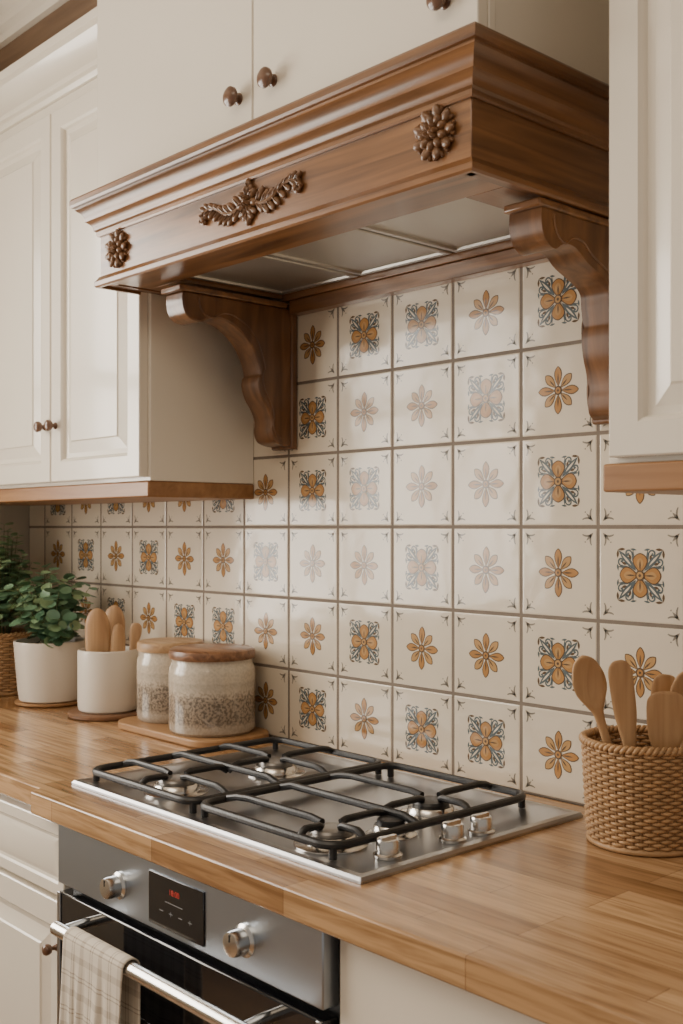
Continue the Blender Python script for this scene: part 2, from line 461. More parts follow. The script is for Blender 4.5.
def corners(cx, cz):
    for sx in (-1, 1):
        for sz in (-1, 1):
            a, b = sx*.0655, sz*.0635
            dirn = math.atan2(-sz, -sx)
            leaf(cx, cz, a, b, dirn, -.003, .015, .0026, 1, T_COR)
            for d in (-1, 1):
                stroke(cx, cz, [(a+math.cos(dirn+d*.5*(.4+t*1.1))*(.016*t+.002), b+math.sin(dirn+d*.5*(.4+t*1.1))*(.016*t+.002)) for t in (0, .25, .5, .75, 1)], .0015, 1, T_COR)
            disc(cx, cz, a+math.cos(dirn)*.0178, b+math.sin(dirn)*.0178, .0013, 1, T_COR, 8)
for c in range(-7, 13):
    x1 = -c*TW; x0 = -(c+1)*TW
    for r in range(6):
        if r < 2 and (c > 5 or c < -2): continue
        z1 = 1.80-r*TH; z0 = z1-TH
        xx0 = max(x0, XL+.001)
        g = .0024
        nested(bm, xx0+g, x1-g, z0+g, z1-g, [(0, .006), (0, .0014), (.0010, .0004), (.0030, 0)],
               lambda a, b, d: (a, d, b), T_TILE)
        cx, cz = (x0+x1)/2, (z0+z1)/2
        if c == 12: continue
        corners(cx, cz)
        k = pat.get(c, "ABABAB" if c % 2 else "BABABA")[r]
        (motifA if k == 'A' else motifB)(cx, cz)
box(bm, XL+.001, 7*TW, .0007, .0115, .90, 1.50, T_GROUT)
box(bm, -6*TW, 3*TW, .0007, .0115, 1.50, 1.805, T_GROUT)
finish("tile_backsplash", bm, [M_tile, M_grout, M_ochre, M_pale, M_slate, M_umber, M_corner], smooth=False, recalc=False,
       label="cream glazed tile backsplash with ochre and slate floral motifs", category="backsplash")

# ------------------------------------------------------------------ countertop
bm = bmesh.new()
out = [(XL+.002, -.001), (XL+.002, -.588), (-.735, -.588), (-.722, -.612), (1.25, -.612), (1.25, -.001)]
a = [bm.verts.new((x, y, .862)) for x, y in out]; b = [bm.verts.new((x, y, .90)) for x, y in out]
for i in range(6): bm.faces.new((a[i], a[(i+1) % 6], b[(i+1) % 6], b[i]))
bm.faces.new(b); bm.faces.new(list(reversed(a)))
finish("countertop", bm, M_counter, bevel=.003, label="honey-toned butcher block wooden worktop along the tiled wall", category="countertop")

# ------------------------------------------------------------------ doors / knobs
def knob(parent, x, y, z, r=.014, mat=None, name="knob"):
    bm = bmesh.new()
    prof = [(0, -.001), (r*.62, -.001), (r*.62, .002), (r*.38, .005), (r*.36, .010), (r*.8, .012), (r, .016), (r*.98, .021), (r*.75, .024), (r*.3, .0255), (0, .026)]
    lathe(bm, prof, 0, 0, 28, axis='Y-', origin=(x, y, z))
    return finish(name, bm, mat or M_knobwood, parent)

def panel_door(name, parent, x0, x1, z0, z1, yf, th=.02, st=.052):
    bm = bmesh.new()
    loops = [(0, th), (0, .002), (.002, 0), (st-.008, 0), (st-.003, .004), (st, .010), (st+.010, .011), (st+.034, .004), (st+.037, .0015)]
    nested(bm, x0, x1, z0, z1, loops, lambda a, b, d: (a, yf+d, b))
    return finish(name, bm, M_cream, parent, angle=20)

def slab_door(name, parent, x0, x1, z0, z1, yf, th=.02):
    bm = bmesh.new(); box(bm, x0, x1, yf, yf+th, z0, z1)
    return finish(name, bm, M_cream, parent, bevel=.002)

# left wall cabinet
LX0, LX1 = -1.90, -.888
cab = empty("wall_cabinet", (-1.4, -.13, 1.413), "cream raised-panel wall cabinet with wood light rail beside the range hood", "cabinet")
boxes("body", [(LX0, LX1, -.265, -.001, 1.444, 2.325)], M_cream, cab, bevel=.0015)
boxes("light_rail", [(LX0, LX1+.002, -.272, -.001, 1.411, 1.4435)], M_trimwood, cab, bevel=.003, label="warm wood rail under the cabinet")
d1 = panel_door("door", cab, -1.268, -.898, 1.452, 2.290, -.286)
d2 = panel_door("door", cab, -1.646, -1.273, 1.452, 2.290, -.286)
knob(d1, -1.246, -.286, 1.578, .0125); knob(d2, -1.296, -.286, 1.578, .0125)
bm = bmesh.new()
prism_x(bm, [(-.001, 2.3255), (-.272, 2.3255), (-.276, 2.336), (-.284, 2.340), (-.286, 2.350), (-.300, 2.358), (-.318, 2.373), (-.326, 2.388), (-.338, 2.392), (-.338, 2.412), (-.001, 2.412)], LX0, -.913)
finish("cornice", bm, M_cream, cab)

# right wall cabinet
cab = empty("wall_cabinet", (.56, -.15, 1.397), "cream panelled wall cabinet with honey wood rail above the utensil basket", "cabinet")
boxes("body", [(.214, .95, -.29, -.001, 1.430, 2.60)], M_cream, cab, bevel=.002)
boxes("light_rail", [(.214, .952, -.304, -.001, 1.394, 1.4295)], M_trimwood, cab, bevel=.003, label="honey wood rail under the cabinet")
panel_door("door", cab, .227, .60, 1.437, 2.58, -.3105, st=.05)
panel_door("door", cab, .606, .94, 1.437, 2.58, -.3105, st=.05)

# cabinet above hood
HX0, HX1, HY = -.885, .064, -.382
ZTOP = 1.990
cab = empty("hood_cabinet", (-.42, -.18, 1.991), "smooth cream cabinet with round wooden knobs above the hood", "cabinet")
boxes("body", [(-.885, .070, -.352, -.001, ZTOP+.001, 2.70), (-.912, .072, -.355, -.3415, ZTOP+.001, 2.70)], M_cream, cab, bevel=.0015)
d1 = slab_door("door", cab, -.910, -.4135, ZTOP+.004, 2.695, -.3755)
d2 = slab_door("door", cab, -.4105, .070, ZTOP+.004, 2.695, -.3755)
knob(d1, -.449, -.3755, 2.062, .0165); knob(d2, -.358, -.3755, 2.066, .0165); knob(d2, .012, -.3755, 2.062, .0165)

# ------------------------------------------------------------------ hood
hood = empty("range_hood", (-.42, -.19, 1.817), "carved walnut range hood with crown moulding over the cooktop", "range hood")
boxes("front_board", [(HX0, HX1, HY, HY+.025, 1.822, 1.935), (HX0+.022, HX1-.022, HY+.025, -.285, 1.824, 1.838),
               (-.755, -.030, -.03, -.001, 1.819, 1.838), (-.737, -.006, -.026, -.001, 1.790, 1.8185), (HX0, HX1, HY, -.001, 1.935, ZTOP)], M_walnut, hood, bevel=.0015)
boxes("side_board", [(HX0, HX0+.022, HY+.025, -.001, 1.822, 1.9345)], M_walnuty, hood, bevel=.001)
boxes("side_board", [(HX1-.022, HX1+.0003, HY+.0003, -.001, 1.822, 1.9345)], M_walnuty, hood, bevel=.001)
boxes("soffit_board", [(HX0+.022, -.755, -.285, -.001, 1.824, 1.838)], M_walnuty, hood, bevel=.001)
boxes("soffit_board", [(-.030, HX1-.022, -.285, -.001, 1.824, 1.838)], M_walnuty, hood, bevel=.001)
def wrap(name, prof, yl, yr, mat, maty):
    obs = []
    for seg, m in ((0, maty), (1, mat), (2, maty)):
        bm = bmesh.new()
        st = []
        for k in (seg, seg+1):
            ring = []
            for o_, z in prof:
                if k == 0: p = (HX0-o_, yl, z)
                elif k == 1: p = (HX0-o_, HY-o_, z)
                elif k == 2: p = (HX1+o_, HY-o_, z)
                else: p = (HX1+o_, yr, z)
                ring.append(bm.verts.new(p))
            st.append(ring)
        n = len(prof)
        for i in range(n):
            bm.faces.new((st[0][i], st[0][(i+1) % n], st[1][(i+1) % n], st[1][i]))
        bm.faces.new(st[0]); bm.faces.new(list(reversed(st[1])))
        obs.append(finish(name, bm, m, hood, angle=28))
    return obs
crown = [(0.0005, 1.916), (.004, 1.916), (.006, 1.919), (.006, 1.925), (.010, 1.928), (.0105, 1.934), (.013, 1.938), (.0185, 1.943), (.022, 1.945), (.022, 1.949),
         (.0235, 1.954), (.027, 1.961), (.033, 1.966), (.036, 1.968), (.036, 1.972), (.041, 1.973), (.0435, 1.977), (.0435, 1.986), (.041, ZTOP), (.0005, ZTOP)]
wrap("crown_moulding", crown, -.290, -.001, M_walnut, M_walnuty)
lip = [(0.0005, 1.817), (.006, 1.817), (.009, 1.820), (.009, 1.828), (.006, 1.832), (.004, 1.834), (.002, 1.838), (.0005, 1.838)]
wrap("lower_moulding", lip, -.290, -.001, M_walnut, M_walnuty)
bm = bmesh.new()
xs = [-.752, -.515, -.275, -.033]
for i in range(3):
    nested(bm, xs[i]+.004, xs[i+1]-.004, -.280, -.034, [(0, 1.846), (0, 1.833), (.002, 1.831), (.012, 1.831), (.014, 1.835)], lambda a, b, d: (a, b, d))
finish("filter_panel", bm, M_filter, hood, label="brushed grey metal filter panels under the hood")
boxes("filter_housing", [(-.7545, -.0305, -.2845, -.0305, 1.847, 1.86)], M_blackp, hood, bevel=0)

def rosette(x, z, R=.034):
    bm = bmesh.new(); y = HY
    for ring, (n, rr, ln, wd, dp, off) in enumerate(((9, .68, .36, .22, .16, 0), (9, .42, .28, .18, .24, .35), (6, .18, .18, .12, .34, .1))):
        for k in range(n):
            a = 2*pi*k/n+off
            d = Vector((math.cos(a), 0, math.sin(a))); p = Vector((-d.z, 0, d.x))
            blob(bm, Vector((x, y-.002-dp*R*.35, z))+d*rr*R, d*ln*R+Vector((0, -.10*R, 0)), p*wd*R, Vector((0, -dp*R, 0)), 2)
            if ring == 0:
                for s in (-1, 1):
                    dd = Vector((math.cos(a+s*.2), 0, math.sin(a+s*.2)))
                    blob(bm, Vector((x, y-.002, z))+dd*R*.88, dd*.14*R, Vector((-dd.z, 0, dd.x))*.1*R, Vector((0, -.14*R, 0)), 1)
    blob(bm, (x, y-.2*R, z), (R*.16, 0, 0), (0, 0, R*.16), (0, -R*.28, 0), 2)
    lathe(bm, [(0, .0), (R*.8, .0), (R*.8, .002), (R*.6, .004), (0, .004)], 0, 0, 24, axis='Y-', origin=(x, y+.0003, z))
    return finish("carved_rosette", bm, M_carve, hood, label="carved flower rosette")
rosette(.002, 1.884, .037); rosette(-.818, 1.880, .036)
bm = bmesh.new()
ax_, az_ = -.410, 1.881
def leaf3(p, ang, ln, wd, dp=.006):
    d = Vector((math.cos(ang), 0, math.sin(ang))); q = Vector((-d.z, 0, d.x))
    c = Vector((p[0], HY-.003, p[1]))+d*ln*.5
    blob(bm, c, d*ln*.5+Vector((0, -.0015, 0)), q*wd*.5, Vector((0, -dp, 0)), 2)
    tube(bm, [c-d*ln*.4+Vector((0, -dp*.8, 0)), c+Vector((0, -dp*1.15, 0)), c+d*ln*.4+Vector((0, -dp*.6, 0))], .0011, 5)
for k in range(7):
    a = pi/2+2*pi*k/7
    leaf3((ax_+math.cos(a)*.004, az_+math.sin(a)*.004), a, .024, .015, .009)
for k in range(5):
    a = pi/2+2*pi*k/5+.4
    leaf3((ax_, az_), a, .013, .009, .013)
blob(bm, (ax_, HY-.012, az_), (.005, 0, 0), (0, 0, .005), (0, -.005, 0), 2)
leaf3((ax_, az_+.018), pi/2, .020, .015); leaf3((ax_, az_-.016), -pi/2, .024, .017)
for s in (-1, 1):
    leaf3((ax_, az_-.012), -pi/2+s*.6, .022, .013); leaf3((ax_, az_-.010), -pi/2+s*1.1, .026, .012)
    leaf3((ax_, az_+.010), pi/2+s*.6, .020, .012)
for s in (-1, 1):
    ctrl = [(.012, .0), (.035, -.010), (.062, -.007), (.085, .006), (.108, .010), (.125, .004), (.132, -.006), (.124, -.012), (.117, -.008)]
    pts = catmull(ctrl, 5)
    tube(bm, [(ax_+s*p[0], HY-.005, az_+p[1]) for p in pts], .003, 7, radii=[.0042-.0022*i/(len(pts)-1) for i in range(len(pts))])
    for i, (px, pz) in enumerate(((.022, -.004), (.036, -.010), (.050, -.009), (.064, -.006), (.078, .001), (.092, .007), (.106, .010), (.118, .008))):
        for t in (-1, 1):
            an = (0 + t*(.85-.04*i))
            if s < 0: an = pi-an
            leaf3((ax_+s*px, az_+pz), an, .028-.0013*i, .0135-.0006*i, .0055)
    blob(bm, (ax_+s*.122, HY-.006, az_-.005), (.006, 0, 0), (0, 0, .006), (0, -.006, 0), 2)
    for t in range(5):
        leaf3((ax_+s*.124, az_-.002), 2*pi*t/5, .013, .009, .006)
finish("carved_applique", bm, M_carve, hood, label="carved leafy scroll ornament")

# corbels
def corbel(x0, x1, P, label, low=1.0):
    k = P/.28; q = k*low
    c = [(P, 1.803), (P+.001, 1.785), (P-.004, 1.765), (P-.018, 1.752), (P-.040*k, 1.749), (P-.058*k, 1.757), (P-.078*k, 1.761),
         (P-.105*k, 1.757), (.145*k, 1.742), (.118*q, 1.718), (.102*q, 1.690), (.094*q, 1.664), (.098*q, 1.655), (.100*q, 1.640),
         (.092*q, 1.615), (.076*q, 1.592), (.066*q, 1.568), (.068*q, 1.548), (.060*q, 1.528), (.040*q, 1.520), (.0185, 1.518)]
    pts = [(-p[0], p[1]) for p in catmull(c, 4)]
    pts = [(-.002, 1.803)]+pts+[(-.002, 1.518)]
    bm = bmesh.new(); prism_x(bm, pts, x0, x1)
    e = empty("hood_corbel", ((x0+x1)/2, -.05, 1.515), label, "corbel")
    finish("bracket", bm, M_walnutz, e, bevel=.003)
    bm = bmesh.new()
    inner = [(y*.86-.004, z*1.0+(.012 if z < 1.79 else -.002)) for y, z in pts[2:-6]]
    for xx in (x0, x1):
        tube(bm, [(xx, y, z) for y, z in inner], .0022, 6)
    finish("carved_bead", bm, M_walnutz, e)
    boxes("top_plate", [(x0-.004, x1+.004, -P-.010, -.028, 1.8035, 1.8155)], M_walnut, e, bevel=.003)
    boxes("back_plate", [(x0-.005, x1+.005, -.018, -.0015, 1.512, 1.8155)], M_walnutz, e, bevel=.004)
corbel(-.803, -.743, .285, "S-curved walnut corbel beneath the hood by the wall cabinet")
corbel(.004, .062, .228, "S-curved walnut corbel beneath the hood on the tiled wall", low=.62)

# ------------------------------------------------------------------ base cabinets + oven
OX0, OX1 = -.645, .018
cab = empty("base_cabinet", (-1.2, -.3, 0), "cream base cabinet with drawer and panelled door beside the oven", "cabinet")
boxes("body", [(XL+.01, OX0-.003, -.562, -.02, .10, .861), (XL+.01, OX0-.003, -.50, -.02, .0, .10)], M_cream, cab, bevel=.0015)
def drawer(name, parent, x0, x1, z0, z1, yf):
    bm = bmesh.new()
    nested(bm, x0, x1, z0, z1, [(0, .02), (0, .002), (.002, 0), (.020, 0), (.023, .004), (.028, .005), (.040, .001)], lambda a, b, d: (a, yf+d, b))
    return finish(name, bm, M_cream, parent, angle=20)
xx = [-.656, -1.07, -1.48, -1.90]
for i in range(3):
    dr = drawer("drawer", cab, xx[i+1]+.003, xx[i]-.003, .725, .848, -.583)
    dd = panel_door("door", cab, xx[i+1]+.003, xx[i]-.003, .115, .715, -.583)
    knob(dd, xx[i]-.028, -.583, .638, .0095)
    if i: knob(dr, (xx[i]+xx[i+1])/2, -.583, .787, .0095)
cab = empty("base_cabinet", (.6, -.3, 0), "smooth cream base cabinet under the worktop by the oven", "cabinet")
boxes("body", [(OX1+.003, 1.2, -.562, -.02, .10, .861), (OX1+.003, 1.2, -.50, -.02, .0, .10)], M_cream, cab, bevel=.0015)
for i in range(2):
    a0 = OX1+.008+i*.575
    slab_door("drawer", cab, a0, a0+.57, .66, .852, -.583)
    slab_door("drawer", cab, a0, a0+.57, .39, .655, -.583)
    slab_door("drawer", cab, a0, a0+.57, .115, .385, -.583)

oven = empty("oven", (-.31, -.3, 0), "built-in stainless steel oven with black glass door", "oven")
boxes("body", [(OX0, OX1, -.574, -.03, .10, .8605), (OX0, OX1, -.50, -.03, 0, .10)], M_blackp, oven, bevel=.001)
cp = boxes("control_panel", [(OX0+.001, OX1-.001, -.602, -.5745, .762, .8605)], M_panel, oven, bevel=.002, label="brushed stainless control panel")
dsp = boxes("display", [(-.366, -.228, -.6045, -.6022, .771, .847)], M_black, oven, bevel=.001, label="black digital display with small red digits")
def text(s, size, x, z, y, mat, parent):
    cu = bpy.data.curves.new("t", 'FONT'); cu.body = s; cu.size = size; cu.align_x = 'CENTER'
    tmp = bpy.data.objects.new("t", cu); COL.objects.link(tmp)
    tmp.matrix_world = Matrix.Translation((x, y, z)) @ Matrix.Rotation(pi/2, 4, 'X')
    bpy.context.view_layer.update()
    me = bpy.data.meshes.new_from_object(tmp.evaluated_get(bpy.context.evaluated_depsgraph_get()))
    me.transform(tmp.matrix_world)
    bpy.data.objects.remove(tmp)
    bm = bmesh.new(); bm.from_mesh(me)
    for f in bm.faces: f.material_index = 0
    return finish("display_text", bm, mat, parent, smooth=False)
text("18:00", .012, -.299, .823, -.6049, M_red, dsp)
bm = bmesh.new()
for i in range(4):
    xk = -.336+i*.024
    box(bm, xk, xk+.009, -.6050, -.6046, .7955, .7963)
    if i % 2: box(bm, xk+.004, xk+.0048, -.6050, -.6046, .7925, .7995)
box(bm, -.322, -.278, -.6050, -.6046, .8105, .8115)
finish("display_icons", bm, M_whitep, dsp, smooth=False)
def oven_knob(x, z, r=.018):
    bm = bmesh.new()
    lathe(bm, [(0, -.001), (r*1.25, -.001), (r*1.25, .003), (r*1.05, .005), (r*.98, .006), (r, .009), (r*.97, .022), (r*.90, .026), (r*.6, .027), (0, .027)], 0, 0, 40, axis='Y-', origin=(x, -.602, z))
    k = finish("knob", bm, M_chrome, oven, label="round satin metal oven knob")
    boxes("knob_marker", [(x-.0010, x+.0010, -.6296, -.6291, z+.004, z+r*.8)], M_blackp, k, bevel=0)
oven_knob(-.450, .803, .0165); oven_knob(-.136, .806, .0175)
door = boxes("door", [(OX0+.002, OX1-.002, -.602, -.5745, .13, .748)], M_black, oven, bevel=.003, label="black glass oven door")
boxes("door_frame", [(OX0+.002, OX0+.012, -.6045, -.6021, .13, .748), (OX1-.012, OX1-.002, -.6045, -.6021, .13, .748),
                     (OX0+.012, OX1-.012, -.6045, -.6021, .13, .15)], M_steel, door, bevel=.001)
boxes("door_window", [(OX0+.07, OX1-.07, -.6030, -.6022, .22, .62)], M_black, door, bevel=.0005)
bm = bmesh.new()
HYc, HZc = -.655, .724
tube(bm, [(-.550, HYc, HZc), (-.060, HYc, HZc)], .0110, 20)
for xk in (-.532, -.078):
    tube(bm, [(xk, -.601, HZc+.002), (xk, -.625, HZc+.002), (xk, HYc, HZc)], .0085, 14)
finish("handle", bm, M_chrome, door, label="tubular steel door handle")

# towel
bm = bmesh.new()
prof = []
R = .0145
for i in range(9): prof.append((HYc+R, .47+(HZc-.47)*i/8))
for i in range(1, 9): a = pi*i/9; prof.append((HYc+R*math.cos(a), HZc+R*math.sin(a)))
for i in range(16): prof.append((HYc-R-.004*(i/15), HZc-(HZc-.40)*i/15))
NX = 40; X0t, X1t = -.500, -.332
uvl = bm.loops.layers.uv.new("UVMap")
grid = []; ss = [0]
for i in range(1, len(prof)): ss.append(ss[-1]+math.hypot(prof[i][0]-prof[i-1][0], prof[i][1]-prof[i-1][1]))
for i, (py, pz) in enumerate(prof):
    row = []
    for j in range(NX+1):
        t = j/NX; x = X0t+(X1t-X0t)*t
        dn = max(0, min(1, (HZc-pz)/.15))
        front = i > 13
        w = (.006*math.sin(t*13+.5)+.003*math.sin(t*29+2))*dn
        y = py-(abs(w)*1.2+w*.4 if front else -w*.5)
        x2 = x+.006*math.sin(t*9+pz*12)*dn*(1 if front else .5)
        row.append((bm.verts.new((x2, y, pz)), (x-X0t, ss[i])))
    grid.append(row)
for i in range(len(prof)-1):
    for j in range(NX):
        q = [grid[i][j], grid[i][j+1], grid[i+1][j+1], grid[i+1][j]]
        f = bm.faces.new([v[0] for v in q])
        for l, v in zip(f.loops, q): l[uvl].uv = v[1]
tw = finish("kitchen_towel", bm, M_towel, label="beige and brown checked linen towel draped over the oven handle", category="towel", angle=80)
sm = tw.modifiers.new("s", 'SOLIDIFY'); sm.thickness = .0022; sm.offset = 0

# ------------------------------------------------------------------ cooktop
CX0, CX1, CY0, CY1 = -.718, .014, -.536, -.060
ct = empty("gas_cooktop", (-.36, -.31, .90), "stainless steel gas cooktop with black cast iron grates", "cooktop")
bm = bmesh.new()
nested(bm, CX0, CX1, CY0, CY1, [(0, .9005), (0, .904), (.003, .908), (.012, .909), (.018, .907), (.022, .906)], lambda a, b, d: (a, b, d))
finish("plate", bm, M_steel, ct, angle=20)
burn = [(-.530, -.445, .035, M_cap), (-.525, -.235, .035, M_cap), (-.128, -.458, .034, M_cap), (-.105, -.362, .024, M_iron), (-.140, -.240, .033, M_iron)]
for x, y, r, cm in burn:
    bm = bmesh.new()
    lathe(bm, [(0, .9062), (r*1.55, .9062), (r*1.55, .9085), (r*1.4, .910), (r*1.15, .911), (r*1.08, .919), (r*1.0, .9215), (0, .9215)], x, y, 40)
    bb = finish("burner", bm, M_chrome, ct, label="round metal gas burner")
    bm = bmesh.new()
    lathe(bm, [(0, .9217), (r*.86, .9217), (r*.88, .926), (r*.82, .9295), (r*.5, .931), (0, .9312)], x, y, 36)
    finish("burner_cap", bm, cm, bb)
def grate(x0, x1, y0, y1, bs):
    bm = bmesh.new(); z = .936; r = .0062
    cr = .03
    pts = []
    for (cx, cy, a0) in ((x1-cr, y1-cr, 0), (x0+cr, y1-cr, pi/2), (x0+cr, y0+cr, pi), (x1-cr, y0+cr, 1.5*pi)):
        for k in range(6):
            a = a0+pi/2*k/5; pts.append((cx+cr*math.cos(a), cy+cr*math.sin(a), z-.010))
    tube(bm, pts, r, 10, closed=True)
    ym = (bs[0][1]+bs[1][1])/2
    tube(bm, [(x0, ym, z-.010), (x0+.03, ym, z-.002), (x1-.03, ym, z-.002), (x1, ym, z-.010)], r, 10)
    def arm(p, q):
        (ax, ay), (bx, by) = p, q
        tube(bm, [(ax, ay, z-.010), (ax+(bx-ax)*.12, ay+(by-ay)*.12, z-.003), (ax+(bx-ax)*.25, ay+(by-ay)*.25, z), (ax+(bx-ax)*.9, ay+(by-ay)*.9, z), (bx, by, z-.003)], r*.9, 10)
    for (bx, by) in bs:
        g = .019
        arm((x0, by), (bx-g, by)); arm((x1, by), (bx+g, by))
        far = y1 if by > ym else y0
        arm((bx, far), (bx, by+(g if far > by else -g)))
        arm((bx, ym), (bx, by+(g if ym > by else -g)))
    for fx in (x0+.009, x1-.009):
        for fy in (y0+.009, y1-.009):
            tube(bm, [(fx, fy, z-.010), (fx, fy, .9073)], .0058, 8)
    finish("grate", bm, M_iron, ct, label="black cast iron pan support")
grate(-.695, -.385, -.515, -.095, [(-.530, -.445), (-.525, -.235)])
grate(-.372, -.062, -.515, -.095, [(-.128, -.458), (-.140, -.240)])
for (x, y) in ((-.034, -.440), (-.026, -.318), (-.024, -.258)):
    bm = bmesh.new()
    lathe(bm, [(0, .9063), (.020, .9063), (.020, .910), (.0165, .912), (.0160, .927), (.0145, .930), (0, .9305)], x, y, 32)
    box(bm, x-.003, x+.003, y-.0145, y+.0145, .930, .9335)
    finish("knob", bm, M_chrome, ct, label="silver cooktop control knob")

# ------------------------------------------------------------------ counter objects
ZT = .9004
def hollow(name, x, y, z0, prof, mat, parent=None, segs=56, **kw):
    bm = bmesh.new(); lathe(bm, [(r, z0+h) for r, h in prof], x, y, segs)
    return finish(name, bm, mat, parent, **kw)

bm = bmesh.new()
bx0, bx1, by0, by1 = -1.165, -.790, -.200, -.006
pts = []
cr = .06
for (cx, cy, a0) in ((bx1-cr, by1-cr, 0), (bx0+cr, by1-cr, pi/2), (bx0+cr, by0+cr, pi), (bx1-cr, by0+cr, 1.5*pi)):
    for k in range(9):
        a = a0+pi/2*k/8; pts.append((cx+cr*math.cos(a), cy+cr*math.sin(a)))
a = [bm.verts.new((p[0], p[1], ZT)) for p in pts]; b = [bm.verts.new((p[0], p[1], ZT+.016)) for p in pts]
for i in range(len(pts)): bm.faces.new((a[i], a[(i+1) % len(pts)], b[(i+1) % len(pts)], b[i]))
bm.faces.new(b); bm.faces.new(list(reversed(a)))
finish("serving_board", bm, M_board, bevel=.003, label="rounded light wood serving board under the canisters", category="board")
def canister(x, y, r, h, lidm, label):
    z = ZT+.0165
    e = empty("canister", (x, y, z), label, "canister")
    hollow("jar", x, y, z, [(0, 0), (r*.93, 0), (r*.99, .006), (r, .014), (r, h-.03), (r*.985, h-.018), (r*.93, h-.010), (r*.93, h), (r*.88, h), (r*.88, .01), (0, .01)], M_can, e)
    z2 = z+h+.0003
    hollow("lid", x, y, z2-.006, [(0, 0.0), (r*.86, 0.0), (r*.86, .006), (r*.985, .0062), (r*1.0, .009), (r*1.0, .018), (r*.98, .024), (r*.93, .027), (0, .029)], lidm, e, label="turned wooden lid")
canister(-.898, -.105, .092, .155, M_lid, "large stoneware canister with speckled band and reddish wood lid")
canister(-1.081, -.088, .076, .155, M_lidl, "smaller stoneware canister with pale wooden lid on the board")

def loft_utensil(name, base, tip, stations, label, category, roll=0.0, mat=None):
    base, tip = Vector(base), Vector(tip)
    L = (tip-base).length; zax = (tip-base).normalized()
    f = Vector((math.sin(roll), -math.cos(roll), 0)); f = (f-zax*f.dot(zax)).normalized(); xa = f.cross(zax).normalized()
    bm = bmesh.new(); n = 16; rings = []
    st = catmull([Vector(s) for s in [(a, b, c) for a, b, c, d in stations]], 4)
    dn = catmull([Vector((s[0], s[3], 0)) for s in stations], 4)
    for s, dd in zip(st, dn):
        ring = []
        for k in range(n):
            a = 2*pi*k/n; cx = math.cos(a)*max(s[1], .0004); cy = math.sin(a)*max(s[2], .0004)
            if math.sin(a) > 0: cy -= dd[1]*(1-math.cos(a)**2)
            ring.append(bm.verts.new(base+zax*(s[0]*L)+xa*cx+f*cy))
        rings.append(ring)
    for r0, r1 in zip(rings, rings[1:]):
        for k in range(n): bm.faces.new((r0[k], r0[(k+1) % n], r1[(k+1) % n], r1[k]))
    bm.faces.new(list(reversed(rings[0]))); bm.faces.new(rings[-1])
    return finish(name, bm, mat or M_beech, label=label, category=category, angle=60)
def spoon_st(w=.028, hs=.68):
    return [(0, .004, .004, 0), (.02, .006, .005, 0), (.4, .006, .005, 0), (hs-.04, .007, .005, 0), (hs+.03, w*.55, .007, .002), (hs+(1-hs)*.35, w*.95, .009, .010),
            (hs+(1-hs)*.6, w, .010, .012), (hs+(1-hs)*.85, w*.72, .008, .007), (hs+(1-hs)*.96, w*.35, .005, .001), (1, .001, .001, 0)]
def spat_st(w=.026, hs=.62):
    return [(0, .004, .004, 0), (.02, .007, .005, 0), (.4, .007, .005, 0), (hs-.05, .009, .0045, 0), (hs+.05, w*.75, .0042, 0), (hs+.15, w*.95, .0038, 0),
            (.9, w, .0034, 0), (.96, w*.9, .003, 0), (.99, w*.6, .0028, 0), (1, w*.3, .001, 0)]
def paddle_st(w=.026, hs=.45):
    return [(0, .004, .004, 0), (.02, .007, .005, 0), (hs-.1, .009, .006, 0), (hs, w*.7, .008, 0), (hs+.12, w*.97, .010, 0), (.72, w, .011, 0),
            (.84, w*.97, .011, 0), (.93, w*.74, .009, 0), (.98, w*.42, .006, 0), (1, .002, .001, 0)]

UX, UY = -1.300, -.120
hollow("coaster", UX, UY, ZT, [(0, 0), (.090, 0), (.094, .003), (.094, .009), (.090, .012), (0, .012)], M_coaster, label="round dark wood coaster under the crock", category="coaster")
z = ZT+.0125
hollow("utensil_crock", UX, UY, z, [(0, 0), (.064, 0), (.069, .004), (.071, .012), (.0715, .138), (.0705, .144), (.068, .146), (.0655, .143), (.065, .012), (0, .010)], M_pot, label="white ceramic crock holding wooden utensils", category="utensil holder")
RV = Vector((.6765, .7365, 0))
def up(c, off, fwd, z):
    v = Vector((c[0], c[1], 0))+RV*off+Vector((.7365, -.6765, 0))*fwd; return (v.x, v.y, z)
zb = z+.013
loft_utensil("wooden_paddle", up((UX, UY), -.014, .026, zb), up((UX, UY), -.020, .028, 1.158), paddle_st(.030, .45), "broad rounded wooden paddle standing in the white crock", "spatula", roll=.85)
loft_utensil("wooden_paddle", up((UX, UY), .004, -.014, zb), up((UX, UY), .012, -.018, 1.162), paddle_st(.028, .48), "tall rounded wooden paddle standing in the white crock", "spatula", roll=.75)
loft_utensil("wooden_paddle", up((UX, UY), .024, .022, zb), up((UX, UY), .030, .026, 1.122), paddle_st(.018, .45), "short wooden paddle standing in the white crock", "spatula", roll=.9)
loft_utensil("wooden_spatula", up((UX, UY), .038, -.006, zb), up((UX, UY), .068, -.006, 1.120), spat_st(.015, .7), "slim wooden spatula standing in the white crock", "spatula", roll=.7)

